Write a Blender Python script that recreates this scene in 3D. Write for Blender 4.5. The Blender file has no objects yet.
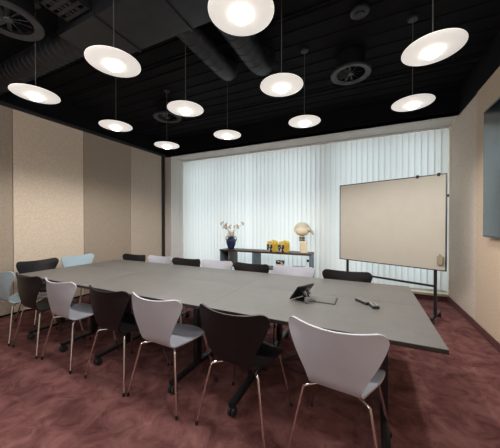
import bpy, bmesh, math, random
from mathutils import Vector, Matrix
random.seed(7)
PI = math.pi
C = bpy.context.scene.collection
H = 3.05      # height where the light wall finishes end
HC = 3.46     # black ceiling slab
XL, XR, YB, YF, YW = -4.75, 1.28, -1.0, 4.95, 5.48

# ------------------------------------------------------------------ materials
def mat(name, col, rough=.6, metal=0., noise=0., nscale=8., bump=0., bscale=200., emit=None, estr=0., spec=.5, col2=None, coat=0.):
    m = bpy.data.materials.new(name); m.use_nodes = True
    nt = m.node_tree; b = nt.nodes['Principled BSDF']
    b.inputs['Roughness'].default_value = rough
    b.inputs['Metallic'].default_value = metal
    b.inputs['Specular IOR Level'].default_value = spec
    b.inputs['Coat Weight'].default_value = coat
    tc = nt.nodes.new('ShaderNodeTexCoord')
    n = nt.nodes.new('ShaderNodeTexNoise'); n.inputs['Scale'].default_value = nscale
    n.inputs['Detail'].default_value = 5
    nt.links.new(tc.outputs['Object'], n.inputs['Vector'])
    r = nt.nodes.new('ShaderNodeValToRGB')
    c2 = col2 if col2 else [min(1, c * (1 + noise)) for c in col]
    c1 = col if col2 else [c * (1 - noise) for c in col]
    r.color_ramp.elements[0].position = .35; r.color_ramp.elements[1].position = .65
    r.color_ramp.elements[0].color = (*c1, 1); r.color_ramp.elements[1].color = (*c2, 1)
    nt.links.new(n.outputs['Fac'], r.inputs['Fac'])
    nt.links.new(r.outputs['Color'], b.inputs['Base Color'])
    if bump:
        n2 = nt.nodes.new('ShaderNodeTexNoise'); n2.inputs['Scale'].default_value = bscale
        nt.links.new(tc.outputs['Object'], n2.inputs['Vector'])
        bp = nt.nodes.new('ShaderNodeBump'); bp.inputs['Strength'].default_value = bump
        bp.inputs['Distance'].default_value = .01
        nt.links.new(n2.outputs['Fac'], bp.inputs['Height']); nt.links.new(bp.outputs['Normal'], b.inputs['Normal'])
    if emit:
        b.inputs['Emission Color'].default_value = (*emit, 1); b.inputs['Emission Strength'].default_value = estr
    return m

M = {}
M['fabric_light'] = mat('beige_wall_fabric', (.66, .55, .44), .95, noise=.08, nscale=45, bump=.25, bscale=260, spec=.15)
M['fabric_dark'] = mat('taupe_wall_fabric', (.37, .305, .24), .95, noise=.08, nscale=45, bump=.25, bscale=260, spec=.15)
M['fabric_mid'] = mat('sand_wall_fabric', (.51, .425, .345), .95, noise=.08, nscale=45, bump=.25, bscale=260, spec=.15)
M['fabric_right'] = mat('rough_beige_wall_covering', (.68, .57, .48), .95, noise=.08, nscale=45, bump=.35, bscale=160, spec=.15)
M['fabric_right2'] = mat('rough_sand_wall_covering', (.64, .50, .38), .95, noise=.08, nscale=45, bump=.35, bscale=160, spec=.15)
M['white_paint'] = mat('white_wall_paint', (.62, .59, .56), .8, noise=.02)
M['cream_paint'] = mat('cream_wall_paint', (.60, .51, .39), .8, noise=.02)
M['black_paint'] = mat('black_ceiling_paint', (.0035, .0035, .0045), .9, noise=.2, nscale=3, spec=.2)
M['duct'] = mat('dark_grey_duct', (.0085, .0095, .0125), .5, noise=.3, nscale=14, spec=.4)
M['vent'] = mat('dark_grey_vent', (.018, .019, .023), .5, noise=.1)
M['black_metal'] = mat('black_powder_coat', (.012, .012, .014), .4, noise=.1)
M['rubber'] = mat('black_rubber', (.02, .02, .022), .7, noise=.1)
M['grey_plastic'] = mat('grey_plastic', (.25, .25, .26), .45, noise=.05)
M['silver_plastic'] = mat('silver_plastic', (.22, .21, .20), .4, noise=.05)
M['chrome'] = mat('satin_chrome', (.72, .68, .64), .22, 1., noise=.03)
M['top'] = mat('grey_linoleum_top', (.148, .142, .135), .42, noise=.04, nscale=12, spec=.45)
M['top_edge'] = mat('black_table_edge', (.02, .018, .018), .5, noise=.1)
M['shell_white'] = mat('pale_grey_lacquer', (.47, .48, .54), .4, noise=.02)
M['shell_blue'] = mat('pale_blue_lacquer', (.38, .50, .57), .4, noise=.02)
M['shell_black'] = mat('black_lacquer', (.009, .007, .008), .42, noise=.15, nscale=20, spec=.3)
M['cord'] = mat('grey_cord', (.08, .08, .08), .5, noise=.1)
M['red_base'] = mat('dark_red_skirting', (.105, .030, .030), .9, noise=.2, nscale=20)
M['blue_panel'] = mat('blue_grey_lacquer', (.13, .17, .23), .5, noise=.05)
M['dark_wood'] = mat('dark_wood', (.050, .025, .018), .45, noise=.3, nscale=18)
M['board'] = mat('cream_board', (.51, .475, .405), .5, noise=.02, nscale=5)
M['bezel'] = mat('dark_bezel', (.012, .016, .016), .35, noise=.1)
M['screen'] = mat('glossy_dark_screen', (.018, .030, .036), .2, noise=.02, spec=.38)
M['blue_glass'] = mat('dark_blue_glaze', (.018, .028, .085), .12, noise=.3, nscale=30, coat=.5)
M['dried'] = mat('dried_cream_flowers', (.62, .54, .40), .9, noise=.2, nscale=40)
M['stem'] = mat('dry_stem', (.25, .19, .12), .9, noise=.2)
M['yellow'] = mat('yellow_print', (.72, .47, .04), .5, col2=(.80, .62, .13), nscale=9)
M['cream_stone'] = mat('cream_ceramic', (.82, .72, .52), .5, noise=.06)
M['smoke'] = mat('pale_olive_ceramic', (.66, .62, .48), .35, noise=.08)
M['orange'] = mat('orange_glaze', (.45, .16, .05), .4, noise=.2)
M['white_plastic'] = mat('white_plastic', (.7, .7, .68), .5, noise=.03)
M['beige_plastic'] = mat('beige_plastic', (.30, .26, .17), .6, noise=.05)
M['copper'] = mat('copper_wire', (.35, .2, .12), .4, 1.)

# mottled wine red carpet
def carpet():
    m = bpy.data.materials.new('mottled_wine_red_carpet'); m.use_nodes = True
    nt = m.node_tree; b = nt.nodes['Principled BSDF']; b.inputs['Roughness'].default_value = 1
    b.inputs['Specular IOR Level'].default_value = .08
    tc = nt.nodes.new('ShaderNodeTexCoord')
    n = nt.nodes.new('ShaderNodeTexNoise'); n.inputs['Scale'].default_value = 6.2; n.inputs['Detail'].default_value = 9
    n.inputs['Roughness'].default_value = .62; n.inputs['Distortion'].default_value = .9
    nt.links.new(tc.outputs['Object'], n.inputs['Vector'])
    r = nt.nodes.new('ShaderNodeValToRGB')
    e = r.color_ramp.elements
    e[0].position = .30; e[0].color = (.10, .038, .038, 1)
    e[1].position = .72; e[1].color = (.30, .145, .135, 1)
    k = e.new(.5); k.color = (.19, .080, .077, 1)
    nt.links.new(n.outputs['Fac'], r.inputs['Fac']); nt.links.new(r.outputs['Color'], b.inputs['Base Color'])
    n2 = nt.nodes.new('ShaderNodeTexNoise'); n2.inputs['Scale'].default_value = 150
    nt.links.new(tc.outputs['Object'], n2.inputs['Vector'])
    bp = nt.nodes.new('ShaderNodeBump'); bp.inputs['Strength'].default_value = .4; bp.inputs['Distance'].default_value = .01
    nt.links.new(n2.outputs['Fac'], bp.inputs['Height']); nt.links.new(bp.outputs['Normal'], b.inputs['Normal'])
    return m
M['carpet'] = carpet()

def blind_mat():
    m = bpy.data.materials.new('pale_translucent_blind_fabric'); m.use_nodes = True
    nt = m.node_tree; nt.nodes.clear()
    o = nt.nodes.new('ShaderNodeOutputMaterial'); mx = nt.nodes.new('ShaderNodeMixShader'); mx.inputs[0].default_value = .55
    d = nt.nodes.new('ShaderNodeBsdfDiffuse'); t = nt.nodes.new('ShaderNodeBsdfTranslucent')
    tc = nt.nodes.new('ShaderNodeTexCoord'); n = nt.nodes.new('ShaderNodeTexNoise'); n.inputs['Scale'].default_value = 40
    r = nt.nodes.new('ShaderNodeValToRGB')
    r.color_ramp.elements[0].color = (.80, .80, .78, 1); r.color_ramp.elements[1].color = (.88, .87, .84, 1)
    nt.links.new(tc.outputs['Object'], n.inputs['Vector']); nt.links.new(n.outputs['Fac'], r.inputs['Fac'])
    nt.links.new(r.outputs['Color'], d.inputs['Color']); nt.links.new(r.outputs['Color'], t.inputs['Color'])
    nt.links.new(d.outputs[0], mx.inputs[1]); nt.links.new(t.outputs[0], mx.inputs[2]); nt.links.new(mx.outputs[0], o.inputs[0])
    return m
M['blind'] = blind_mat()

def glass_mat():
    m = bpy.data.materials.new('clear_window_glass'); m.use_nodes = True
    nt = m.node_tree; nt.nodes.clear()
    o = nt.nodes.new('ShaderNodeOutputMaterial'); mx = nt.nodes.new('ShaderNodeMixShader'); mx.inputs[0].default_value = .06
    t = nt.nodes.new('ShaderNodeBsdfTransparent'); g = nt.nodes.new('ShaderNodeBsdfGlossy')
    t.inputs[0].default_value = (.9, .96, .97, 1); g.inputs['Roughness'].default_value = .02
    nt.links.new(t.outputs[0], mx.inputs[1]); nt.links.new(g.outputs[0], mx.inputs[2]); nt.links.new(mx.outputs[0], o.inputs[0])
    return m
M['glass'] = glass_mat()
M['opal'] = mat('opal_lamp_disc', (.85, .83, .78), .35, noise=.01, emit=(1, .98, .93), estr=.47)
M['glow'] = mat('glowing_diffuser', (.9, .9, .9), .4, emit=(1, .94, .85), estr=9)

def checker_mat():
    m = bpy.data.materials.new('black_and_white_print'); m.use_nodes = True
    nt = m.node_tree; b = nt.nodes['Principled BSDF']; b.inputs['Roughness'].default_value = .5
    tc = nt.nodes.new('ShaderNodeTexCoord'); n = nt.nodes.new('ShaderNodeTexVoronoi'); n.inputs['Scale'].default_value = 17
    r = nt.nodes.new('ShaderNodeValToRGB'); r.color_ramp.interpolation = 'CONSTANT'
    r.color_ramp.elements[0].color = (.6, .55, .5, 1); r.color_ramp.elements[1].color = (.02, .02, .02, 1)
    r.color_ramp.elements[1].position = .42
    nt.links.new(tc.outputs['Object'], n.inputs['Vector']); nt.links.new(n.outputs['Distance'], r.inputs['Fac'])
    nt.links.new(r.outputs['Color'], b.inputs['Base Color'])
    return m
M['print'] = checker_mat()

# ------------------------------------------------------------------ mesh helpers
def box(bm, c, s, rot=None, bevel=0.):
    t = bmesh.new()
    bmesh.ops.create_cube(t, size=1)
    bmesh.ops.scale(t, vec=s, verts=t.verts)
    if bevel:
        bmesh.ops.bevel(t, geom=t.edges[:], offset=bevel, segments=2, affect='EDGES', profile=.7)
    mtx = Matrix.Translation(c) @ (rot.to_4x4() if rot else Matrix.Identity(4))
    bmesh.ops.transform(t, matrix=mtx, verts=t.verts)
    merge(bm, t)

def merge(bm, t):
    me = bpy.data.meshes.new('tmp'); t.to_mesh(me); t.free(); bm.from_mesh(me); bpy.data.meshes.remove(me)

def box2(bm, a, b, bevel=0.):
    box(bm, [(a[i] + b[i]) / 2 for i in range(3)], [abs(b[i] - a[i]) for i in range(3)], None, bevel)

def tube(bm, pts, r, seg=10, caps=True):
    pts = [Vector(p) for p in pts]
    rings = []; prev = None
    for i, p in enumerate(pts):
        d = (pts[min(i + 1, len(pts) - 1)] - pts[max(i - 1, 0)]).normalized()
        if prev is None:
            a = Vector((0, 0, 1)) if abs(d.z) < .9 else Vector((1, 0, 0))
            x = d.cross(a).normalized()
        else:
            x = (prev - d * prev.dot(d)).normalized()
        prev = x; y = d.cross(x)
        rr = r[i] if isinstance(r, (list, tuple)) else r
        rings.append([bm.verts.new(p + (x * math.cos(k * 2 * PI / seg) + y * math.sin(k * 2 * PI / seg)) * rr) for k in range(seg)])
    for a, b in zip(rings, rings[1:]):
        for k in range(seg):
            bm.faces.new((a[k], a[(k + 1) % seg], b[(k + 1) % seg], b[k]))
    if caps:
        bm.faces.new(rings[0][::-1]); bm.faces.new(rings[-1])

def lathe(bm, prof, c=(0, 0, 0), seg=32, axis=None, sx=1, sy=1):
    # prof: list of (r, z); r == 0 gives a pole
    t = bmesh.new(); rings = []
    for r, z in prof:
        if r < 1e-6: rings.append([t.verts.new((0, 0, z))])
        else: rings.append([t.verts.new((r * sx * math.cos(k * 2 * PI / seg), r * sy * math.sin(k * 2 * PI / seg), z)) for k in range(seg)])
    for a, b in zip(rings, rings[1:]):
        for k in range(seg):
            k2 = (k + 1) % seg
            if len(a) == 1 and len(b) == 1: continue
            if len(a) == 1: t.faces.new((a[0], b[k2], b[k]))
            elif len(b) == 1: t.faces.new((a[k], a[k2], b[0]))
            else: t.faces.new((a[k], a[k2], b[k2], b[k]))
    bmesh.ops.recalc_face_normals(t, faces=t.faces)
    m = Matrix.Translation(c)
    if axis: m = m @ axis.to_4x4()
    bmesh.ops.transform(t, matrix=m, verts=t.verts)
    merge(bm, t)

def smooth_path(pts, n=6):
    pts = [Vector(p) for p in pts]; out = []
    for i in range(len(pts) - 1):
        p0 = pts[max(i - 1, 0)]; p1 = pts[i]; p2 = pts[i + 1]; p3 = pts[min(i + 2, len(pts) - 1)]
        for k in range(n):
            t = k / n
            out.append(.5 * ((2 * p1) + (p2 - p0) * t + (2 * p0 - 5 * p1 + 4 * p2 - p3) * t * t + (3 * p1 - p0 - 3 * p2 + p3) * t ** 3))
    out.append(pts[-1]); return out

def obj(name, bm, m, parent=None, smooth=True, ang=35):
    bmesh.ops.recalc_face_normals(bm, faces=bm.faces)
    me = bpy.data.meshes.new(name); bm.to_mesh(me); bm.free()
    if smooth:
        for p in me.polygons: p.use_smooth = True
        me.set_sharp_from_angle(angle=math.radians(ang))
    me.materials.append(m)
    o = bpy.data.objects.new(name, me); C.objects.link(o)
    if parent: o.parent = parent
    return o

def tag(o, label, cat, group=None, kind=None):
    o['label'] = label; o['category'] = cat
    if group: o['group'] = group
    if kind: o['kind'] = kind
    return o
def struct(name, bm, m, parent=None, label=None, cat=None):
    o = obj(name, bm, m, parent, smooth=False)
    if not parent:
        o['kind'] = 'structure'; o['label'] = label; o['category'] = cat
    return o
def thing(name, label, cat, loc=(0, 0, 0), rz=0, group=None):
    o = bpy.data.objects.new(name, None); C.objects.link(o); o.empty_display_size = .1
    o.location = loc; o.rotation_euler = (0, 0, rz)
    return tag(o, label, cat, group)
def copy_tree(o, parent=None, mats=None):
    c = o.copy(); C.objects.link(c); c.parent = parent
    for ch in list(o.children):
        copy_tree(ch, c)
    return c
def dup(root, loc, rz, label, group=None):
    c = copy_tree(root); c.location = loc; c.rotation_euler = (0, 0, rz); c['label'] = label
    if group: c['group'] = group
    return c
B = bmesh.new
V = Vector

# ------------------------------------------------------------------ the room
T = .15
bm = B(); box2(bm, (XL - T, YB - T, -T), (XR + T, YW + .3, 0)); struct('floor', bm, M['carpet'], label='mottled wine red carpet floor of the meeting room', cat='floor')
bm = B(); box2(bm, (XL - T, YB - T, HC), (XR + T, YW + .3, HC + T))
ceil = struct('ceiling', bm, M['black_paint'], label='black painted open ceiling above the meeting table', cat='ceiling')
bm = B()
for i in range(26):   # trapezoid deck ribs
    y = YB + .15 + i * .22
    if y < YF - .1: box2(bm, (XL, y, HC - .012), (XR, y + .09, HC))
struct('deck_rib', bm, M['black_paint'], ceil)

wl = B(); box2(wl, (XL - T, YB - T, 0), (XL - .03, YW + .3, H)); wl = struct('wall_left', wl, M['black_paint'], label='left wall of tall fabric panels in beige and taupe', cat='wall')
edges = [-1.25, -.20, .83, 1.85, 2.87, 3.88, 4.80]
for i, (a, b) in enumerate(zip(edges, edges[1:])):
    a = max(a, YB)
    bm = B(); box2(bm, (XL - .03, a + .004, .035), (XL, b - .004, H - .0), .003)
    k = ['fabric_mid', 'fabric_light', 'fabric_dark', 'fabric_light', 'fabric_dark', 'fabric_mid'][i]
    struct('wall_panel', bm, M[k], wl)
# dark jamb rails at the end of the panels
bm = B()
box2(bm, (XL - .03, 4.80, 0), (XL + .02, 4.835, H)); box2(bm, (XL - .03, 4.855, 0), (XL + .02, 4.89, H)); box2(bm, (XL - .03, 4.835, 0), (XL, 4.855, H))
struct('trim_1', bm, M['vent'], label='dark vertical jamb rail where the panel wall ends', cat='trim')
bm = B(); box2(bm, (XL - .03, 4.89, 0), (XL, YF, H)); struct('trim_2', bm, M['cream_paint'], label='narrow cream strip beside the dark jamb rail', cat='trim')
bm = B(); box2(bm, (XL - .03, YB, H), (XL + .035, YF, H + .05), .004)
struct('trim_3', bm, M['vent'], label='dark track along the top of the left panel wall', cat='trim')
# upper black walls
bm = B()
box2(bm, (XL - T, YB - T, H), (XL - .03, YW + .3, HC)); box2(bm, (XR, YB - T, H), (XR + T, YW + .3, HC)); box2(bm, (XL, YF, H), (XR, YF + .1, HC))
struct('trim_4', bm, M['black_paint'], label='black painted band of wall above the light finishes', cat='wall')
# right wall
wr = B(); box2(wr, (XR + .0, YB - T, 0), (XR + T, YW + .3, H)); wr = struct('wall_right', wr, M['fabric_right'], label='right wall with rough beige covering beside the blinds', cat='wall')
bm = B(); box2(bm, (XR - .012, YB, .09), (XR, 4.19, H), .002); struct('wall_panel', bm, M['fabric_right2'], wr)
bm = B(); box2(bm, (XR - .025, YB, 0), (XR, YW - .02, .085), .004); struct('baseboard_right', bm, M['red_base'], label='dark red skirting along the right wall', cat='baseboard')
# back wall behind camera
bm = B(); box2(bm, (XL - T, YB - T, 0), (XR + T, YB, HC)); struct('wall_front', bm, M['white_paint'], label='plain wall behind the viewer', cat='wall')
# window wall: return, soffit, low wall, pier
bm = B(); box2(bm, (XL - .03, YF, 0), (-4.58, YW + .3, H)); struct('wall_back', bm, M['white_paint'], label='white window reveal at the left end of the blinds', cat='wall')
bm = B(); box2(bm, (-4.58, YF, H), (XR, YW + .3, H + .06)); struct('trim_5', bm, M['white_paint'], label='white soffit above the blinds', cat='trim')
bm = B(); box2(bm, (-4.58, YW, 0), (XR, YW + .3, .10)); struct('trim_6', bm, M['cream_paint'], label='low cream sill wall below the blinds', cat='trim')
bm = B(); box2(bm, (-4.58, YW - .05, 0), (XR - .026, YW - .001, .075), .004); struct('baseboard_back', bm, M['red_base'], label='dark red skirting below the window', cat='baseboard')
bm = B(); box2(bm, (-4.58, YW - .10, .076), (XR - .001, YW + .05, .115), .004); struct('trim_7', bm, M['cream_paint'], label='cream window sill ledge behind the mobile board', cat='trim')
bm = B(); box2(bm, (-.89, YW + .10, .116), (-.77, YW + .3, H)); struct('trim_8', bm, M['white_paint'], label='white pier between the two windows behind the blinds', cat='wall')
def window(n, x0, x1, mull, label):
    bm = B(); y0, y1 = YW + .18, YW + .25
    box2(bm, (x0, y0, .116), (x1, y1, .18)); box2(bm, (x0, y0, H - .07), (x1, y1, H - .001))
    for x in [x0 + .03] + mull + [x1 - .03]: box2(bm, (x - .03, y0, .18), (x + .03, y1, H - .07))
    w = struct('window_%d' % n, bm, M['grey_plastic'], label=label, cat='window')
    bm = B(); box2(bm, (x0 + .02, y0 + .03, .15), (x1 - .02, y0 + .04, H - .04)); struct('pane', bm, M['glass'], w)
window(1, -4.58, -.89, [-3.38, -2.19], 'wide window behind the blinds left of the pier')
window(2, -.77, XR, [.3], 'window behind the blinds and the mobile board')

# ------------------------------------------------------------------ vertical blinds
def blind(x0, x1, label, phase):
    t = thing('vertical_blind', label, 'blind', ((x0 + x1) / 2, YW - .055, H - .001), 0, 'vertical blinds across the window wall')
    w = (x1 - x0) / 2
    bm = B(); box2(bm, (-w, -.022, -.035), (w, .022, 0), .003); obj('headrail', bm, M['white_plastic'], t)
    n = round((x1 - x0) / .1)
    for i in range(n):
        x = -w + .055 + i * (2 * w - .11) / (n - 1)
        a = math.radians(7 + 1.5 * math.sin(i * 1.7 + phase) + random.uniform(-1.5, 1.5))
        bm = B(); t0, t1 = -H + .165, -.05
        # slightly cupped vane with a fold at the top hanger
        cols = [(-.058, 0), (-.030, -.003), (0, -.004), (.030, -.003), (.058, 0)]
        for sgn in (0,):
            vs = []
            for z in (t0, (t0 + t1) / 2, t1):
                vs.append([bm.verts.new((x + cx * math.cos(a) - cy * math.sin(a), cx * math.sin(a) + cy * math.cos(a), z)) for cx, cy in cols])
            vt = [bm.verts.new((x + cx * .35 * math.cos(a), cx * .35 * math.sin(a), -.036)) for cx, cy in cols]
            vs.append(vt)
            for r0, r1 in zip(vs, vs[1:]):
                for k in range(4): bm.faces.new((r0[k], r0[k + 1], r1[k + 1], r1[k]))
        obj('vane', bm, M['blind'], t, ang=60)
    # bottom spacer chain
    bm = B(); tube(bm, [(-w + .05, -.03, -H + .18), (0, -.032, -H + .175), (w - .05, -.03, -H + .18)], .0025, 6)
    obj('spacer_chain', bm, M['white_plastic'], t)
blind(-4.56, -2.60, 'pale vertical blind at the far left of the window wall', 0)
blind(-2.59, -.72, 'pale vertical blind behind the low shelf, middle of three', 1)
blind(-.71, 1.265, 'pale vertical blind behind the mobile board', 2)

# ------------------------------------------------------------------ chairs
SEG = [(0, .235, .428), (.05, .187, .444), (.15, .088, .446), (.25, -.012, .440), (.33, -.092, .435), (.39, -.150, .438),
       (.43, -.186, .460), (.47, -.206, .493), (.55, -.224, .567), (.65, -.246, .668), (.79, -.274, .824)]
WID = [(0, .212), (.12, .232), (.22, .220), (.30, .184), (.36, .158), (.42, .143), (.47, .145), (.53, .166), (.60, .201), (.67, .238), (.73, .264), (.79, .275)]
def interp(tab, x, j=1):
    n = len(tab)
    for i in range(n - 1):
        if x <= tab[i + 1][0] or i == n - 2:
            x0, x1 = tab[i][0], tab[i + 1][0]; t = (x - x0) / (x1 - x0)
            p1, p2 = tab[i][j], tab[i + 1][j]
            m1 = (tab[i + 1][j] - tab[max(i - 1, 0)][j]) / (tab[i + 1][0] - tab[max(i - 1, 0)][0])
            m2 = (tab[min(i + 2, n - 1)][j] - tab[i][j]) / (tab[min(i + 2, n - 1)][0] - tab[i][0])
            h = x1 - x0
            return (2*t**3 - 3*t*t + 1) * p1 + (t**3 - 2*t*t + t) * h * m1 + (-2*t**3 + 3*t*t) * p2 + (t**3 - t*t) * h * m2
def surf(l, u):
    L = .79
    w = interp(WID, l)
    rf, rt = .13, .066
    if l < rf: w = w - rf + math.sqrt(max(0, rf * rf - (rf - l) ** 2)) * .999 + .0
    if L - l < rt: w = w - rt + math.sqrt(max(0, rt * rt - (rt - (L - l)) ** 2))
    w = max(w, .03)
    y, z = interp(SEG, l, 1), interp(SEG, l, 2)
    x = u * w
    b = min(1, max(0, (l - .44) / .3)); s = min(1, max(0, (.44 - l) / .2))
    y += b * .062 * (x / .25) ** 2                       # back wraps forward
    z += b * .015 * ((abs(x) / .2) ** 2 - 1) * b        # dip between the ears
    z += s * .016 * (x / .2) ** 2 * (1 if l > .08 else l / .08)
    if l < .12: y -= (1 - l / .12) * .030 * (x / .12) ** 2
    return V((x, y, z))
def shell_bm(l0, l1):
    ls = []; n = 22
    for i in range(n + 1):
        t = i / n
        ls.append(l0 + (l1 - l0) * t)
    if l0 == 0: ls = [.13 * (i / 10) ** 2 for i in range(10)] + [.13 + (l1 - .13) * i / 14 for i in range(15)]
    if l1 == .79: ls = [l0 + (.724 - l0) * i / 14 for i in range(14)] + [.79 - .066 * (1 - i / 9) ** 2 for i in range(10)]
    us = [math.sin(-PI / 2 + PI * k / 20) * .4 + (-1 + 2 * k / 20) * .6 for k in range(21)]
    th = .0055; e = 1e-3
    bm = B(); top = []; bot = []
    for l in ls:
        ra = []; rb = []
        for u in us:
            p = surf(l, u)
            dl = surf(min(.7899, l + e), u) - surf(max(0, l - e), u); du = surf(l, min(1, u + .01)) - surf(l, max(-1, u - .01))
            nrm = du.cross(dl)
            nrm = nrm.normalized() if nrm.length > 1e-12 else V((0, 0, 1))
            ra.append(bm.verts.new(p + nrm * th)); rb.append(bm.verts.new(p - nrm * th))
        top.append(ra); bot.append(rb)
    R, K = len(ls), len(us)
    for i in range(R - 1):
        for k in range(K - 1):
            bm.faces.new((top[i][k], top[i + 1][k], top[i + 1][k + 1], top[i][k + 1]))
            bm.faces.new((bot[i][k], bot[i][k + 1], bot[i + 1][k + 1], bot[i + 1][k]))
        for k in (0, K - 1):
            bm.faces.new((top[i][k], bot[i][k], bot[i + 1][k], top[i + 1][k]))
    for i in (0, R - 1):
        for k in range(K - 1):
            bm.faces.new((top[i][k], top[i][k + 1], bot[i][k + 1], bot[i][k]))
    return bm
def make_chair(m, label, group):
    t = thing('shell_chair', label, 'chair', (0, 0, 0), 0, group)
    obj('seat', shell_bm(0, .425), m, t, ang=50)
    obj('backrest', shell_bm(.425, .79), m, t, ang=50)
    bm = B(); lathe(bm, [(0, .404), (.085, .404), (.09, .409), (.09, .42), (.06, .430), (0, .430)], (0, -.0, 0), 24)
    obj('seat_mount', bm, M['rubber'], t)
    for sx in (-1, 1):
        for sy, ky, fy in ((-1, -.165, -.245), (1, .150, .225)):
            zt = .414
            pts = smooth_path([(sx * .03, sy * .02, .412), (sx * .09, ky * .60, zt + .002), (sx * .160, ky, zt + .002), (sx * .176, ky * 1.08, zt - .008), (sx * .186, ky * 1.13, zt - .040), (sx * .256, fy, .014)], 5)
            bm = B(); tube(bm, pts, .0085, 10)
            lg = obj('leg', bm, M['chrome'], t)
            bm = B(); tube(bm, [(sx * .2545, fy * .995, .030), (sx * .2565, fy, .006), (sx * .2565, fy, 0)], [.0105, .011, .009], 10)
            obj('foot_cap', bm, M['rubber'], lg)
    return t
GN, GF, GE = 'shell chairs along the near side of the table', 'shell chairs along the window side of the table', 'shell chairs at the left end of the table'
near = [(-3.86, 'blue', 'pale blue shell chair cut off by the left edge, first of the near row'),
        (-3.27, 'black', 'black shell chair second from the left in the near row, beside the pale blue chair'),
        (-2.69, 'white', 'pale grey shell chair third from the left in the near row'),
        (-1.99, 'black', 'black shell chair in the middle of the near row, between two pale grey chairs'),
        (-1.45, 'white', 'pale grey shell chair seen from behind at the centre of the near row'),
        (-.782, 'black', 'large black shell chair in the near row, left of the nearest pale grey chair'),
        (-.145, 'white', 'nearest and largest pale grey shell chair, rightmost of the near row')]
far = [(-3.62, 'black', 'black chair top at the far left of the window side, by the panel wall'),
       (-3.07, 'white', 'pale grey chair top between the two leftmost black chairs of the window side'),
       (-2.50, 'black', 'black chair top on the window side, just left of the low shelf'),
       (-1.975, 'white', 'pale grey chair top in front of the shelf end with the blue vase'),
       (-1.42, 'black', 'black chair top in front of the middle of the low shelf'),
       (-.84, 'white', 'pale grey chair top below the cream sculpture, in front of the shelf'),
       (-.22, 'black', 'black chair top in front of the mobile board, rightmost of the window side')]
end = [(2.00, 'black', 'black shell chair at the left table end, in front of the beige wall panel'),
       (2.56, 'blue', 'pale blue shell chair at the left table end, nearer the window')]
proto = {}
def place(kind, x, y, rz, label, group):
    if kind not in proto:
        c = make_chair(M['shell_' + kind], label, group); proto[kind] = c
        c.location = (x, y, 0); c.rotation_euler = (0, 0, rz)
    else: dup(proto[kind], (x, y, 0), rz, label, group)
rj = [-.0, -.03, -.04, -.03, -.04, -.05, -.11]
for (x, k, lab), r in zip(near, rj): place(k, x, 1.605 if x < -.2 else 1.63, r, lab, GN)
for (x, k, lab), r in zip(far, [.03, -.02, .02, 0, -.03, .02, .0]): place(k, x, 2.85 if k != 'black' else 2.82, PI + r, lab, GF)
for y, k, lab in end: place(k, -4.18, y, -PI / 2 + .02, lab, GE)

# ------------------------------------------------------------------ tables
ZT = .74
def caster(par, x, y):
    bm = B()
    for s in (-1, 1):
        lathe(bm, [(0, -.012), (.026, -.012), (.032, -.009), (.034, 0), (.032, .009), (.026, .012), (0, .012)], (x + s * .015, y, .034), 18, Matrix.Rotation(PI / 2, 3, 'Y'))
    tube(bm, [(x - .02, y, .034), (x + .02, y, .034)], .006, 8)
    tube(bm, [(x, y, .034), (x, y, .07)], .009, 8)
    c = obj('caster', bm, M['rubber'], par)

def table(x0, x1, y0, y1, legs, label, yc):
    t = thing('folding_table', label, 'table', (0, 0, 0), 0, 'grey tables pushed together')
    t.location = ((x0 + x1) / 2, (y0 + y1) / 2, 0); ox, oy = t.location.x, t.location.y
    bm = B(); box2(bm, (x0 - ox + .001, y0 - oy + .001, ZT - .003), (x1 - ox - .001, y1 - oy - .001, ZT), .0006); obj('tabletop', bm, M['top'], t)
    bm = B(); box2(bm, (x0 - ox + .0008, y0 - oy + .0008, ZT - .026), (x1 - ox - .0008, y1 - oy - .0008, ZT - .003), .002); obj('edge_band', bm, M['top_edge'], t)
    bm = B(); l0, l1 = [l - ox for l in legs]
    box2(bm, (l0, yc - oy - .025, .665), (l1, yc - oy + .025, .705), .003); obj('crossbar', bm, M['black_metal'], t)
    for l in (l0, l1):
        bm = B(); box2(bm, (l - .022, yc - oy - .035, .09), (l + .022, yc - oy + .035, .70), .006)
        box2(bm, (l - .02, yc - oy - .24, .695), (l + .02, yc - oy + .24, .713), .003)
        leg = obj('leg', bm, M['black_metal'], t)
        bm = B(); box2(bm, (l - .025, yc - oy - (.345 if yc < 2 else .295), .070), (l + .025, yc - oy + .295, .100), .008)
        obj('foot', bm, M['black_metal'], leg)
        for s in (-1, 1): caster(leg, l, yc - oy + s * (.325 if s < 0 and yc < 2 else .275))
    return t
Y0, Y1, Y2 = 1.55, 2.26, 2.915
cols = [(-3.88, -2.63, (-3.42, -2.93)), (-2.63, -1.12, (-2.36, -1.42)), (-1.12, .37, (-.87, .10))]
names = ['left end', 'middle', 'right end']
for (a, b, legs), nm in zip(cols, names):
    legs = (a + .3, legs[1]) if nm == 'left end' else legs
    tn = table(a, b, Y0, Y1, legs, 'grey rectangular table with black T legs, %s of the near side' % nm, 1.875)
    table(a, b, Y1, Y2, legs, 'grey rectangular table with black edge, %s of the window side' % nm, 2.60)
# cable hatch in the right near table (flush lid with dark slot)
ox, oy = tn.location.x, tn.location.y
bm = B(); box2(bm, (-.46 - ox, 2.035 - oy, ZT), (-.235 - ox, 2.205 - oy, ZT + .003), .001); h = obj('cable_hatch', bm, M['top'], tn)
bm = B(); box2(bm, (-.46 - ox, 2.022 - oy, ZT), (-.235 - ox, 2.034 - oy, ZT + .004)); box2(bm, (-.234 - ox, 2.022 - oy, ZT), (-.226 - ox, 2.2 - oy, ZT + .004)); obj('slot', bm, M['rubber'], h)

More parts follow.
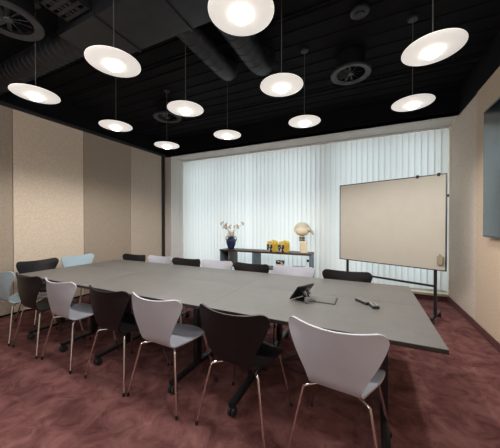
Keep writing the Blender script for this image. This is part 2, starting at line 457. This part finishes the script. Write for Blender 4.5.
# ------------------------------------------------------------------ things on the table
t = thing('tablet_stand', 'tilted black touch tablet on a small stand with a cable', 'tablet', (-.50, 2.04, ZT + .001), -.5); t.scale = (.78, .78, .78)
bm = B(); R = Matrix.Rotation(math.radians(-52), 3, 'Y')
box(bm, V((.0, .02, .085)), (.19, .25, .012), R, .004); obj('tablet', bm, M['bezel'], t)
bm = B(); box(bm, V((-.0085, .02, .0905)), (.165, .225, .002), R); obj('screen', bm, M['screen'], t)
bm = B(); box2(bm, (-.04, -.05, 0), (.13, .09, .008), .003)
box(bm, V((.055, .02, .055)), (.012, .08, .10), Matrix.Rotation(math.radians(-25), 3, 'Y'), .003)
box(bm, V((.05, .02, .085)), (.06, .10, .012), Matrix.Rotation(math.radians(38), 3, 'Y'), .003)
obj('stand', bm, M['black_metal'], t)
bm = B(); tube(bm, smooth_path([(.04, -.0, .09), (.085, -.03, .11), (.125, -.045, .07), (.12, -.06, .02), (.14, -.02, .006), (.16, .03, .005)]), .004, 8)
tube(bm, smooth_path([(.03, .03, .10), (.10, .03, .12), (.135, .0, .06), (.12, -.03, .012), (.09, -.07, .006)]), .004, 8); obj('cable', bm, M['silver_plastic'], t)
bm = B(); box2(bm, (.075, -.03, .008), (.118, .02, .045), .004); obj('plug', bm, M['grey_plastic'], t, )

def remote(name, loc, rz, L, W, label, extra):
    t = thing(name, label, 'remote control', loc, rz)
    bm = B(); box2(bm, (-L / 2, -W / 2, 0), (L / 2, W / 2, .019), .006); obj('base_shell', bm, M['rubber'], t)
    bm = B(); box2(bm, (-L / 2 + .003, -W / 2 + .003, .018), (L / 2 - .003, W / 2 - .003, .026), .003); obj('top_shell', bm, M['silver_plastic'], t)
    for i in range(extra):
        bm = B(); lathe(bm, [(0, .0290), (.0045, .0290), (.005, .028), (.005, .0255)], (-L / 2 + .022 + i * (L - .044) / max(1, extra - 1), 0, 0), 12); obj('button', bm, M['rubber'], t)
    return t
remote('remote_control', (-.035, 2.17, ZT), math.radians(-48), .125, .046, 'longer dark remote control lying left of the shorter one', 5)
remote('remote_control', (.042, 2.09, ZT), math.radians(-70), .085, .050, 'short rounded remote control lying right of the longer one', 3)

# floor cables below the right table
bm = B(); tube(bm, smooth_path([(-.80, 2.40, .62), (-.84, 2.36, .40), (-.83, 2.33, .12), (-.74, 2.38, .009), (-.55, 2.50, .009), (-.36, 2.46, .009), (-.32, 2.30, .009), (-.50, 2.24, .009), (-.70, 2.30, .009), (-.72, 2.46, .012), (-.50, 2.60, .009), (-.22, 2.56, .009)], 8), .006, 8)
tag(obj('floor_cable', bm, M['rubber']), 'black cable looping on the carpet under the right table', 'cable')
t = thing('power_plug', 'small white plug with a short cord hanging under the table', 'plug', (-.76, 2.45, .5))
bm = B(); lathe(bm, [(0, -.03), (.016, -.03), (.02, -.02), (.02, .01), (.012, .025), (0, .025)], (0, 0, 0), 16, Matrix.Rotation(.7, 3, 'Y')); obj('plug_body', bm, M['white_plastic'], t)
bm = B(); tube(bm, smooth_path([(.01, 0, .02), (.04, 0, .08), (.0, .02, .15), (-.03, .03, .212)]), .004, 8); obj('cord', bm, M['rubber'], t)

# ------------------------------------------------------------------ mobile board
pl, pr = V((-.456, 4.761, 0)), V((.957, 4.156, 0))
d = (pr - pl); Wb = d.length; ang = math.atan2(d.y, d.x)
t = thing('mobile_board', 'large cream board in a thin black frame on a wheeled black stand', 'board', ((pl + pr) / 2), ang)
w = Wb / 2; z0, z1 = .715, 2.035
bm = B(); box2(bm, (-w + .01, -.010, z0 + .01), (w - .01, .010, z1 - .01)); obj('board_face', bm, M['board'], t)
bm = B(); f = .014
box2(bm, (-w, -.014, z0), (w, .014, z0 + f), .002); box2(bm, (-w, -.014, z1 - f), (w, .014, z1), .002)
box2(bm, (-w, -.014, z0 + f), (-w + f, .014, z1 - f), .002); box2(bm, (w - f, -.014, z0 + f), (w, .014, z1 - f), .002)
obj('board_frame', bm, M['bezel'], t)
for s in (-1, 1):
    x = s * (w - .13)
    bm = B(); box2(bm, (x - .018, .016, .08), (x + .018, .046, 1.55), .004); p = obj('post', bm, M['black_metal'], t)
    bm = B(); box2(bm, (x - .018, -.16, .06), (x + .018, .28, .09), .005); q = obj('foot', bm, M['black_metal'], p)
    for yy in (-.13, .25):
        bm = B()
        for k in (-1, 1): lathe(bm, [(0, -.009), (.02, -.009), (.028, -.005), (.028, .005), (.02, .009), (0, .009)], (x + k * .014, yy, .028), 16, Matrix.Rotation(PI / 2, 3, 'Y'))
        tube(bm, [(x - .016, yy, .028), (x + .016, yy, .028)], .006, 8); tube(bm, [(x, yy, .03), (x, yy, .062)], .008, 8)
        obj('caster', bm, M['rubber'], p)
bm = B(); box2(bm, (-w + .12, .02, .47), (w - .12, .042, .50), .003); obj('crossbar', bm, M['black_metal'], t)
for x in (w - .34, w - .09):
    bm = B(); box2(bm, (x - .016, -.022, z1 - .03), (x + .016, .016, z1 + .014), .003); obj('clip', bm, M['rubber'], t)
bm = B(); box2(bm, (w, -.02, z1 - .32), (w + .022, .012, z1 - .285), .003); obj('pivot_knob', bm, M['rubber'], t)
c, s = math.cos(ang), math.sin(ang); o = (pl + pr) / 2
lx, ly = w - .066, -.0145
e = thing('board_eraser', 'small beige holder stuck low on the right corner of the cream board', 'eraser', (o.x + lx * c - ly * s, o.y + lx * s + ly * c, .80), ang)
bm = B(); box2(bm, (-.034, -.045, 0), (.034, 0, .115), .012); obj('body', bm, M['beige_plastic'], e)
bm = B(); tube(bm, [(-.005, -.022, .09), (-.005, -.022, .145)], [.012, .007], 12); obj('pen_tip', bm, M['beige_plastic'], e)

# ------------------------------------------------------------------ wall display
t = thing('wall_display', 'large dark glossy display mounted on the right wall, cut by the frame', 'display', (XR - .012, 2.55, 1.92))
yh, zh = 1.18, .71
bm = B(); box2(bm, (-.078, -yh, -zh), (-.03, yh, zh), .006); obj('housing', bm, M['bezel'], t)
bm = B(); box2(bm, (-.081, -yh + .022, -zh + .022), (-.077, yh - .022, zh - .022), .001); obj('screen', bm, M['screen'], t)
bm = B(); box2(bm, (-.083, -yh, zh - .010), (-.028, yh, zh + .003), .002); obj('top_trim', bm, M['grey_plastic'], t)
bm = B(); box2(bm, (-.031, -.5, -.3), (0, .5, .3)); obj('wall_mount', bm, M['black_metal'], t)

# ------------------------------------------------------------------ low shelf
def shelf(x0, x1, label):
    t = thing('shelf_unit', label, 'shelf', ((x0 + x1) / 2, 4.95, 0), 0, 'low open shelf units in front of the blinds')
    w = (x1 - x0) / 2
    bm = B(); box2(bm, (-w, -.19, .735), (w, .19, .770), .003); obj('top_board', bm, M['dark_wood'], t)
    bm = B(); box2(bm, (-w + .001, -.18, .405), (w - .001, .18, .430), .003); obj('shelf_board', bm, M['dark_wood'], t)
    for s in (-1, 1):
        bm = B(); box2(bm, (s * w - s * .001, -.18, 0), (s * (w - .028), .18, .734), .003); obj('side_panel', bm, M['blue_panel'], t)
    bm = B(); box2(bm, (-w + .04, -.18, .02), (w - .04, .18, .05), .003); obj('bottom_board', bm, M['dark_wood'], t)
    return t, w
s1, w1 = shelf(-3.0, -2.18, 'low open shelf unit with dark wood top under the blue vase')
bm = B(); box2(bm, (-w1 + .036, .17, .431), (-w1 + .24, .18, .734)); obj('back_panel', bm, M['rubber'], s1)
bm = B(); box2(bm, (-w1 + .24, -.18, .431), (-w1 + .262, .18, .734), .002); obj('divider', bm, M['dark_wood'], s1)
shelf(-2.175, -.985, 'low open shelf unit with dark wood top under the yellow packs and sculpture')
SZ = .770
# vase with dried flowers
t = thing('vase', 'dark blue two-handled vase standing on the left end of the shelf', 'vase', (-2.81, 4.95, SZ))
bm = B(); lathe(bm, [(0, 0), (.055, 0), (.065, .01), (.10, .09), (.115, .16), (.11, .215), (.075, .25), (.07, .262), (.095, .28), (.088, .282), (.06, .262), (0, .255)], seg=28); obj('body', bm, M['blue_glass'], t)
for s in (-1, 1):
    bm = B(); tube(bm, smooth_path([(s * .085, 0, .27), (s * .125, 0, .272), (s * .135, 0, .22), (s * .112, 0, .17)]), .009, 8); obj('handle', bm, M['blue_glass'], t)
fl = thing('dried_flowers', 'spray of dried cream flowers standing in the dark blue vase', 'flowers', (-2.81, 4.95, SZ + .262))
rr = random.Random(3)
for i in range(13):
    a = rr.uniform(0, 2 * PI); sp = rr.uniform(.05, .26) if i > 4 else rr.uniform(0, .06); hh = rr.uniform(.16, .34) if i > 4 else rr.uniform(.03, .12)
    if i in (6, 7, 8): a, sp, hh = (PI + .2, .23, .32) if i == 6 else ((.1, .28, .30) if i == 7 else (2.8, .16, .22))
    tip = V((sp * math.cos(a), sp * math.sin(a) * .5, hh))
    bm = B(); tube(bm, smooth_path([(0, 0, 0), (tip.x * .35, tip.y * .35, hh * .55), tip]), .0025, 6); st = obj('stem', bm, M['stem'], fl)
    bm = B()
    for k in range(7 if i > 4 else 22):
        p = tip + V((rr.uniform(-.035, .035), rr.uniform(-.02, .02), rr.uniform(-.035, .04)))
        r = rr.uniform(.013, .024)
        lathe(bm, [(0, -r), (r * .8, -r * .5), (r, 0), (r * .7, r * .6), (0, r)], p, 8, Matrix.Rotation(rr.uniform(-1, 1), 3, 'X'))
    obj('blossom', bm, M['dried'], st)
# yellow packs
def pack(x, y, rz, label):
    t = thing('yellow_pack', label, 'package', (x, y, SZ), rz, 'yellow packs on the shelf')
    W, D, Hh = .15, .155, .175
    bm = B()
    lv = [(0, 0, 0), (.06, .004, 0), (.14, .006, 0), (Hh, 0, 0)]
    rings = []
    for z, g, _ in lv:
        rings.append([bm.verts.new(p) for p in ((-W/2 - g, -D/2 - g, z), (0, -D/2 - g * 2, z), (W/2 + g, -D/2 - g, z), (W/2 + g, D/2 + g, z), (0, D/2 + g * 2, z), (-W/2 - g, D/2 + g, z))])
    top = []
    for k, v in enumerate(rings[-1]):
        v.co.z += [.05, .0, .035, .06, .0, .03][k]
    for a, b in zip(rings, rings[1:]):
        for k in range(6): bm.faces.new((a[k], a[(k + 1) % 6], b[(k + 1) % 6], b[k]))
    bm.faces.new(rings[0][::-1])
    cc = bm.verts.new((0, 0, Hh - .03))
    for k in range(6): bm.faces.new((rings[-1][k], rings[-1][(k + 1) % 6], cc))
    obj('carton', bm, M['yellow'], t, smooth=False)
    bm = B(); box2(bm, (-W/2 - .016, -D/2 - .014, .002), (-W/2 - .008, D/2 + .004, .145), .001); obj('printed_side', bm, M['print'], t)
    return t
pack(-1.80, 4.92, math.radians(60), 'yellow pack with black and white side, left of the pair on the shelf')
pack(-1.55, 4.92, math.radians(60), 'yellow pack with black and white side, right of the pair on the shelf')
# cream sculpture
t = thing('sculpture', 'cream rounded sculpture with ringed neck on a pale block, right end of shelf', 'sculpture', (-1.16, 4.95, SZ), math.radians(10)); t.scale = (.93, .93, .96)
bm = B(); box2(bm, (-.045, -.06, 0), (.085, .06, .235), .006); obj('plinth', bm, M['cream_stone'], t)
bm = B(); lathe(bm, [(0, .0), (.05, .0), (.055, .25), (.05, .27), (.045, .42), (0, .42)], (-.03, .02, 0), 20); obj('neck', bm, M['cream_stone'], t)
for z in (.255, .285, .312):
    bm = B(); lathe(bm, [(.045, z - .009), (.062, z - .009), (.064, z), (.062, z + .009), (.045, z + .009)], (-.03, .02, 0), 22); obj('ring', bm, M['bezel'], t)
bm = B(); pr_ = [(.155 * math.sin(PI * i / 14), .45 - .105 * math.cos(PI * i / 14)) for i in range(15)]
lathe(bm, pr_, (-.03, 0, 0), 28, sy=.75); obj('head', bm, M['cream_stone'], t)
bm = B()
outer = [(.175 * math.sin(PI * i / 22), .475 + .155 * math.cos(PI * i / 22)) for i in range(14)]
inner = [(r * .94, z - .008) for r, z in outer][::-1]
lathe(bm, outer + inner, (-.03, .05, 0), 28, sy=.8); obj('hood', bm, M['smoke'], t)
bm = B(); tube(bm, smooth_path([(.09, 0, .50), (.14, 0, .47), (.18, 0, .42), (.215, 0, .37)]), [.036] * 6 + [.030] * 6 + [.03, .026, .02, .016, .012, .010, .006], 12); obj('spout', bm, M['smoke'], t)
bm = B(); lathe(bm, [(0, -.012), (.03, -.012), (.034, 0), (.03, .012), (0, .012)], (.115, -.085, .49), 16, Matrix.Rotation(PI / 2, 3, 'X')); obj('knob', bm, M['smoke'], t)
# things on the lower shelf
SL = .430
t = thing('orange_bowl', 'small orange-brown bowl on the lower shelf at the left end', 'bowl', (-2.87, 4.87, SL))
bm = B(); lathe(bm, [(0, 0), (.035, 0), (.04, .01), (.075, .06), (.08, .085), (.075, .085), (.06, .05), (0, .02)], seg=24); obj('body', bm, M['orange'], t)
bm = B(); lathe(bm, [(0, .02), (.05, .055), (.035, .10), (.0, .125)], seg=18); obj('filling', bm, M['dark_wood'], t)
t = thing('small_planter', 'small cream pot with a dark patterned rim on the lower shelf', 'pot', (-1.64, 4.93, SL))
bm = B(); lathe(bm, [(0, 0), (.06, 0), (.075, .02), (.08, .09), (.075, .095), (0, .09)], seg=24); obj('body', bm, M['cream_stone'], t)
bm = B(); lathe(bm, [(.06, .095), (.088, .095), (.09, .15), (.08, .152), (.06, .12)], seg=24); obj('rim', bm, M['print'], t)
for i, (dz, wd, lab, mm) in enumerate(((0, .30, 'dark grey flat book on the lower shelf, bottom of two', 'blue_panel'), (.026, .26, 'grey flat book lying on top of the darker one on the lower shelf', 'grey_plastic'))):
    t = thing('book', lab, 'book', (-1.27, 4.95, SL + dz), .08 * i, 'books on the lower shelf')
    bm = B(); box2(bm, (-wd / 2, -.10, 0), (wd / 2, .10, .003), .0008); box2(bm, (-wd / 2, -.10, .022), (wd / 2, .10, .025), .0008); box2(bm, (-wd / 2, .097, .003), (wd / 2, .10, .022)); obj('cover', bm, M[mm], t)
    bm = B(); box2(bm, (-wd / 2 + .004, -.095, .0031), (wd / 2 - .004, .096, .0219)); obj('pages', bm, M['white_paint'], t)
t = thing('hanging_ball', 'small black ball hanging inside the right end of the shelf', 'ornament', (-1.06, 4.90, .735))
bm = B(); tube(bm, [(0, 0, 0), (0, 0, -.09)], .002, 6); obj('string', bm, M['rubber'], t)
bm = B(); lathe(bm, [(.028 * math.sin(PI * i / 10), -.115 + .028 * math.cos(PI * i / 10)) for i in range(11)], seg=16); obj('ball', bm, M['rubber'], t)

# ------------------------------------------------------------------ pendant lamps
def lamp(loc, label):
    t = thing('pendant_lamp', label, 'lamp', loc, 0, 'white disc pendant lamps over the table')
    bm = B(); lathe(bm, [(0, 0), (.045, 0), (.045, -.016), (.038, -.022), (0, -.022)], seg=24); obj('canopy', bm, M['vent'], t)
    bm = B(); tube(bm, [(0, 0, -.02), (0, 0, -HC + 2.69)], .0032, 8); obj('cord', bm, M['cord'], t)
    z = -HC + 2.612
    bm = B(); lathe(bm, [(0, z + .05), (.014, z + .05), (.022, z + .035), (.05, z + .026), (.12, z + .017), (.172, z + .006), (.186, z), (.187, z - .004), (.183, z - .007), (.15, z - .012), (.10, z - .020), (.06, z - .022), (0, z - .022)], seg=48); obj('disc_shade', bm, M['opal'], t)
    bm = B(); pr = [(.058, z - .0215)] + [(.058 * math.cos(PI / 2 * i / 8), z - .024 - .036 * math.sin(PI / 2 * i / 8)) for i in range(9)]
    pr[-1] = (0, pr[-1][1]); lathe(bm, pr, seg=28); obj('diffuser', bm, M['glow'], t)
    ld = bpy.data.lights.get('pendant_bulb')
    if not ld:
        ld = bpy.data.lights.new('pendant_bulb', 'SPOT'); ld.energy = 30; ld.color = (1, .96, .91)
        ld.spot_size = math.radians(172); ld.spot_blend = .35; ld.shadow_soft_size = .05
    lo = bpy.data.objects.new('bulb', ld); C.objects.link(lo); lo.parent = t; lo.location = (0, 0, z - .12)
    return t
Z = HC - .035
LX = [-2.82, -1.73, -.67, .40]; LY = [1.27, 2.11, 2.98]
rows = {0: 'nearest row', 1: 'middle row', 2: 'row by the window'}
colsn = {0: 'far left', 1: 'second from the left', 2: 'third from the left', 3: 'rightmost'}
first = None
for j, y in enumerate(LY):
    for i, x in enumerate(LX):
        if j == 0 and i == 3: continue
        x += [[0, .0, .015][min(i, 2)], -.02 * (i < 3), -.02 * (i < 3)][j]
        cn = colsn[i] if not (j == 0 and i == 2) else 'largest lamp, cut by the top edge'
        lab = 'white disc pendant lamp, %s, %s' % (rows[j], cn)
        if first is None: first = lamp((x, y, Z), lab)
        else: dup(first, (x, y, Z), 0, lab)

# ------------------------------------------------------------------ ceiling services
ZC = HC - .035
def diffuser(loc, rz, label):
    t = thing('air_diffuser', label, 'vent', loc, rz, 'round air diffusers')
    bm = B(); lathe(bm, [(.165, .0), (.225, -.012), (.235, -.004), (.235, .01), (.17, .03), (.165, .03)], seg=40); obj('outer_ring', bm, M['vent'], t)
    bm = B()
    for k in range(12):
        a = k * PI / 6; R = Matrix.Rotation(a, 3, 'Z') @ Matrix.Rotation(.6, 3, 'X')
        box(bm, V((.095 * math.cos(a), .095 * math.sin(a), .012)), (.14, .035, .003), R)
    obj('swirl_blades', bm, M['duct'], t, smooth=False)
    bm = B(); lathe(bm, [(0, -.006), (.03, -.004), (.035, .004), (.035, .02), (0, .02)], seg=20); obj('hub', bm, M['vent'], t)
    bm = B(); lathe(bm, [(.166, .03), (.166, ZC - loc[2])], seg=32); lathe(bm, [(0, .05), (.160, .05), (.160, .052), (0, .052)], seg=32); obj('neck_duct', bm, M['black_paint'], t)
    return t
d0 = diffuser((-.20, 3.33, 3.20), 0, 'dark round ceiling air diffuser near the window, right of centre')
def dd(loc, rz, lab): dup(d0, loc, rz, lab)
dd((-3.17, 3.34, 3.20), .2, 'dark round ceiling air diffuser at the far left by the window')
dd((-2.70, 1.03, 3.05), .1, 'dark round ceiling air diffuser in the top left corner')
# small round detector
t = thing('smoke_detector', 'small dark round detector on the ceiling above the middle of the table', 'detector', (-.08, 2.66, ZC))
bm = B(); lathe(bm, [(0, 0), (.085, 0), (.085, -.02), (.07, -.03), (0, -.03)], seg=28); obj('base', bm, M['vent'], t)
bm = B(); lathe(bm, [(.05, -.029), (.045, -.045), (0, -.05)], seg=24); obj('cap', bm, M['duct'], t)
# spiral ducts running towards the window
def round_duct(x, y0, y1, r, z, label, bend):
    t = thing('spiral_duct', label, 'duct', (x, y0, z), 0, 'round spiral ducts below the ceiling')
    L = y1 - y0
    pts = [(0, 0, 0), (0, L * .5, 0), (0, L - .2, 0)]
    if bend: pts += [(.005 * bend, L - .08, .008), (.02 * bend, L + .01, .04), (.03 * bend, L + .05, .10), (.035 * bend, L + .06, ZC - z)]
    bm = B(); tube(bm, smooth_path(pts, 5), r, 24); obj('duct_body', bm, M['duct'], t)
    for k in range(int(L / .115)):
        y = .06 + k * .115
        if y < L - .2:
            bm = B(); tube(bm, [(0, y - .005, 0), (0, y, 0), (0, y + .005, 0)], [r + .0005, r + .005, r + .0005], 24, False); obj('seam', bm, M['duct'], t)
    return t
round_duct(-1.58, 1.835, 2.72, .115, 3.24, 'left round spiral duct branching off the rectangular trunk duct', -1)
round_duct(-1.17, 1.835, 2.80, .125, 3.25, 'right round spiral duct behind the nearest lamp', 1)
bm = B(); box2(bm, (-2.62, 1.36, 3.12), (.10, 1.83, ZC), .006)
t = tag(obj('trunk_duct', bm, M['duct']), 'rectangular dark trunk duct crossing above the table', 'duct')
for x in (-2.1, -1.45, -.8, -.15):
    bm = B(); box2(bm, (x - .012, 1.35, 3.11), (x + .012, 1.84, ZC), .002); obj('flange', bm, M['duct'], t)
t = thing('cable_tray', 'dark perforated cable tray above the left part of the table', 'cable tray', (-2.27, .2, 3.16))
bm = B(); 
for s in (-1, 1): box2(bm, (s * .15 - .003, -1.0, 0), (s * .15 + .003, 1.14, .055))
for k in range(36): box2(bm, (-.15, -1.0 + k * .06, 0), (.15, -1.0 + k * .06 + .03, .004))
obj('tray', bm, M['duct'], t, smooth=False)
bm = B()
for y in (-.8, 0, .95):
    for s in (-1, 1): tube(bm, [(s * .14, y, .0), (s * .14, y, ZC - 3.16)], .004, 6)
obj('hanger_rod', bm, M['cord'], t)
for k, (x, r) in enumerate(((-.09, .012), (-.05, .016), (.0, .010), (.05, .018))):
    bm = B(); tube(bm, smooth_path([(x, -1.0, .004 + r), (x + .01, -.3, .004 + r), (x - .01, .5, .004 + r), (x, 1.12, .004 + r)]), r, 8); obj('cable', bm, M['rubber'], t)
# second duct going left of the trunk
bm = B(); tube(bm, smooth_path([(-4.74, 1.62, 3.27), (-3.9, 1.60, 3.27), (-3.1, 1.60, 3.27), (-2.625, 1.60, 3.27)]), .13, 24)
t = tag(obj('flexible_duct', bm, M['duct']), 'dark ribbed duct running from the trunk to the left wall', 'duct')
for k in range(22):
    x = -4.70 + k * .095
    bm = B(); tube(bm, [(x - .008, 1.602, 3.27), (x, 1.602, 3.27), (x + .008, 1.602, 3.27)], [.13, .136, .13], 24, False); obj('rib', bm, M['duct'], t)
# pipes along X
for y, z, r, lab in ((3.9, 3.36, .022, 'thin dark sprinkler pipe nearest the window'), (2.42, 3.38, .016, 'thin dark conduit crossing behind the trunk duct')):
    t = thing('ceiling_pipe', lab, 'pipe', (0, y, z), 0, 'pipes under the ceiling')
    bm = B(); tube(bm, [(XL - .02, 0, 0), (XR - .001, 0, 0)], r, 12); obj('pipe', bm, M['black_paint'], t)
    bm = B()
    for x in (-4, -2.9, -2.0, -.9, .1, .95): tube(bm, [(x, 0, r * .8), (x, 0, ZC - z)], .004, 6)
    obj('hanger', bm, M['duct'], t)

# ------------------------------------------------------------------ daylight and camera
w = bpy.data.worlds.new('overcast_daylight'); bpy.context.scene.world = w; w.use_nodes = True
nt = w.node_tree; bg = nt.nodes['Background']
tc = nt.nodes.new('ShaderNodeTexCoord'); sx = nt.nodes.new('ShaderNodeSeparateXYZ'); r = nt.nodes.new('ShaderNodeValToRGB')
mp = nt.nodes.new('ShaderNodeMapRange'); mp.inputs[1].default_value = -1; mp.inputs[2].default_value = 1
nt.links.new(tc.outputs['Generated'], sx.inputs[0]); nt.links.new(sx.outputs['Z'], mp.inputs[0]); nt.links.new(mp.outputs[0], r.inputs['Fac'])
e = r.color_ramp.elements
e[0].position = .47; e[0].color = (.79, .82, .85, 1); e[1].position = .56; e[1].color = (.92, .96, 1, 1)
nt.links.new(r.outputs['Color'], bg.inputs['Color']); bg.inputs['Strength'].default_value = 2.25

# unseen point lights at lamp grid spacing, added to brighten the near chair backs
for k, (x, y) in enumerate([(LX[3], LY[0])] + [(x, y) for y in (.43, -.41) for x in LX]):
    ld = bpy.data.lights.new('added_grid_light', 'POINT'); ld.energy = 9; ld.color = (1, .97, .94); ld.shadow_soft_size = .10
    lo = bpy.data.objects.new('added_grid_light', ld); C.objects.link(lo); lo.location = (x, y, 2.58)

cd = bpy.data.cameras.new('camera'); cam = bpy.data.objects.new('camera', cd); C.objects.link(cam)
cd.sensor_width = 36; cd.sensor_fit = 'HORIZONTAL'; cd.lens = 18.0; cd.clip_start = .02
cam.location = (0, 0, 1.38)
cam.rotation_euler = (PI / 2 - math.atan(2 / 250), 0, math.atan(118 / 250))
bpy.context.scene.camera = cam
vs = bpy.context.scene.view_settings
vs.view_transform = 'Standard'; vs.look = 'None'; vs.gamma = 1; vs.use_curve_mapping = False; vs.exposure = 0.0
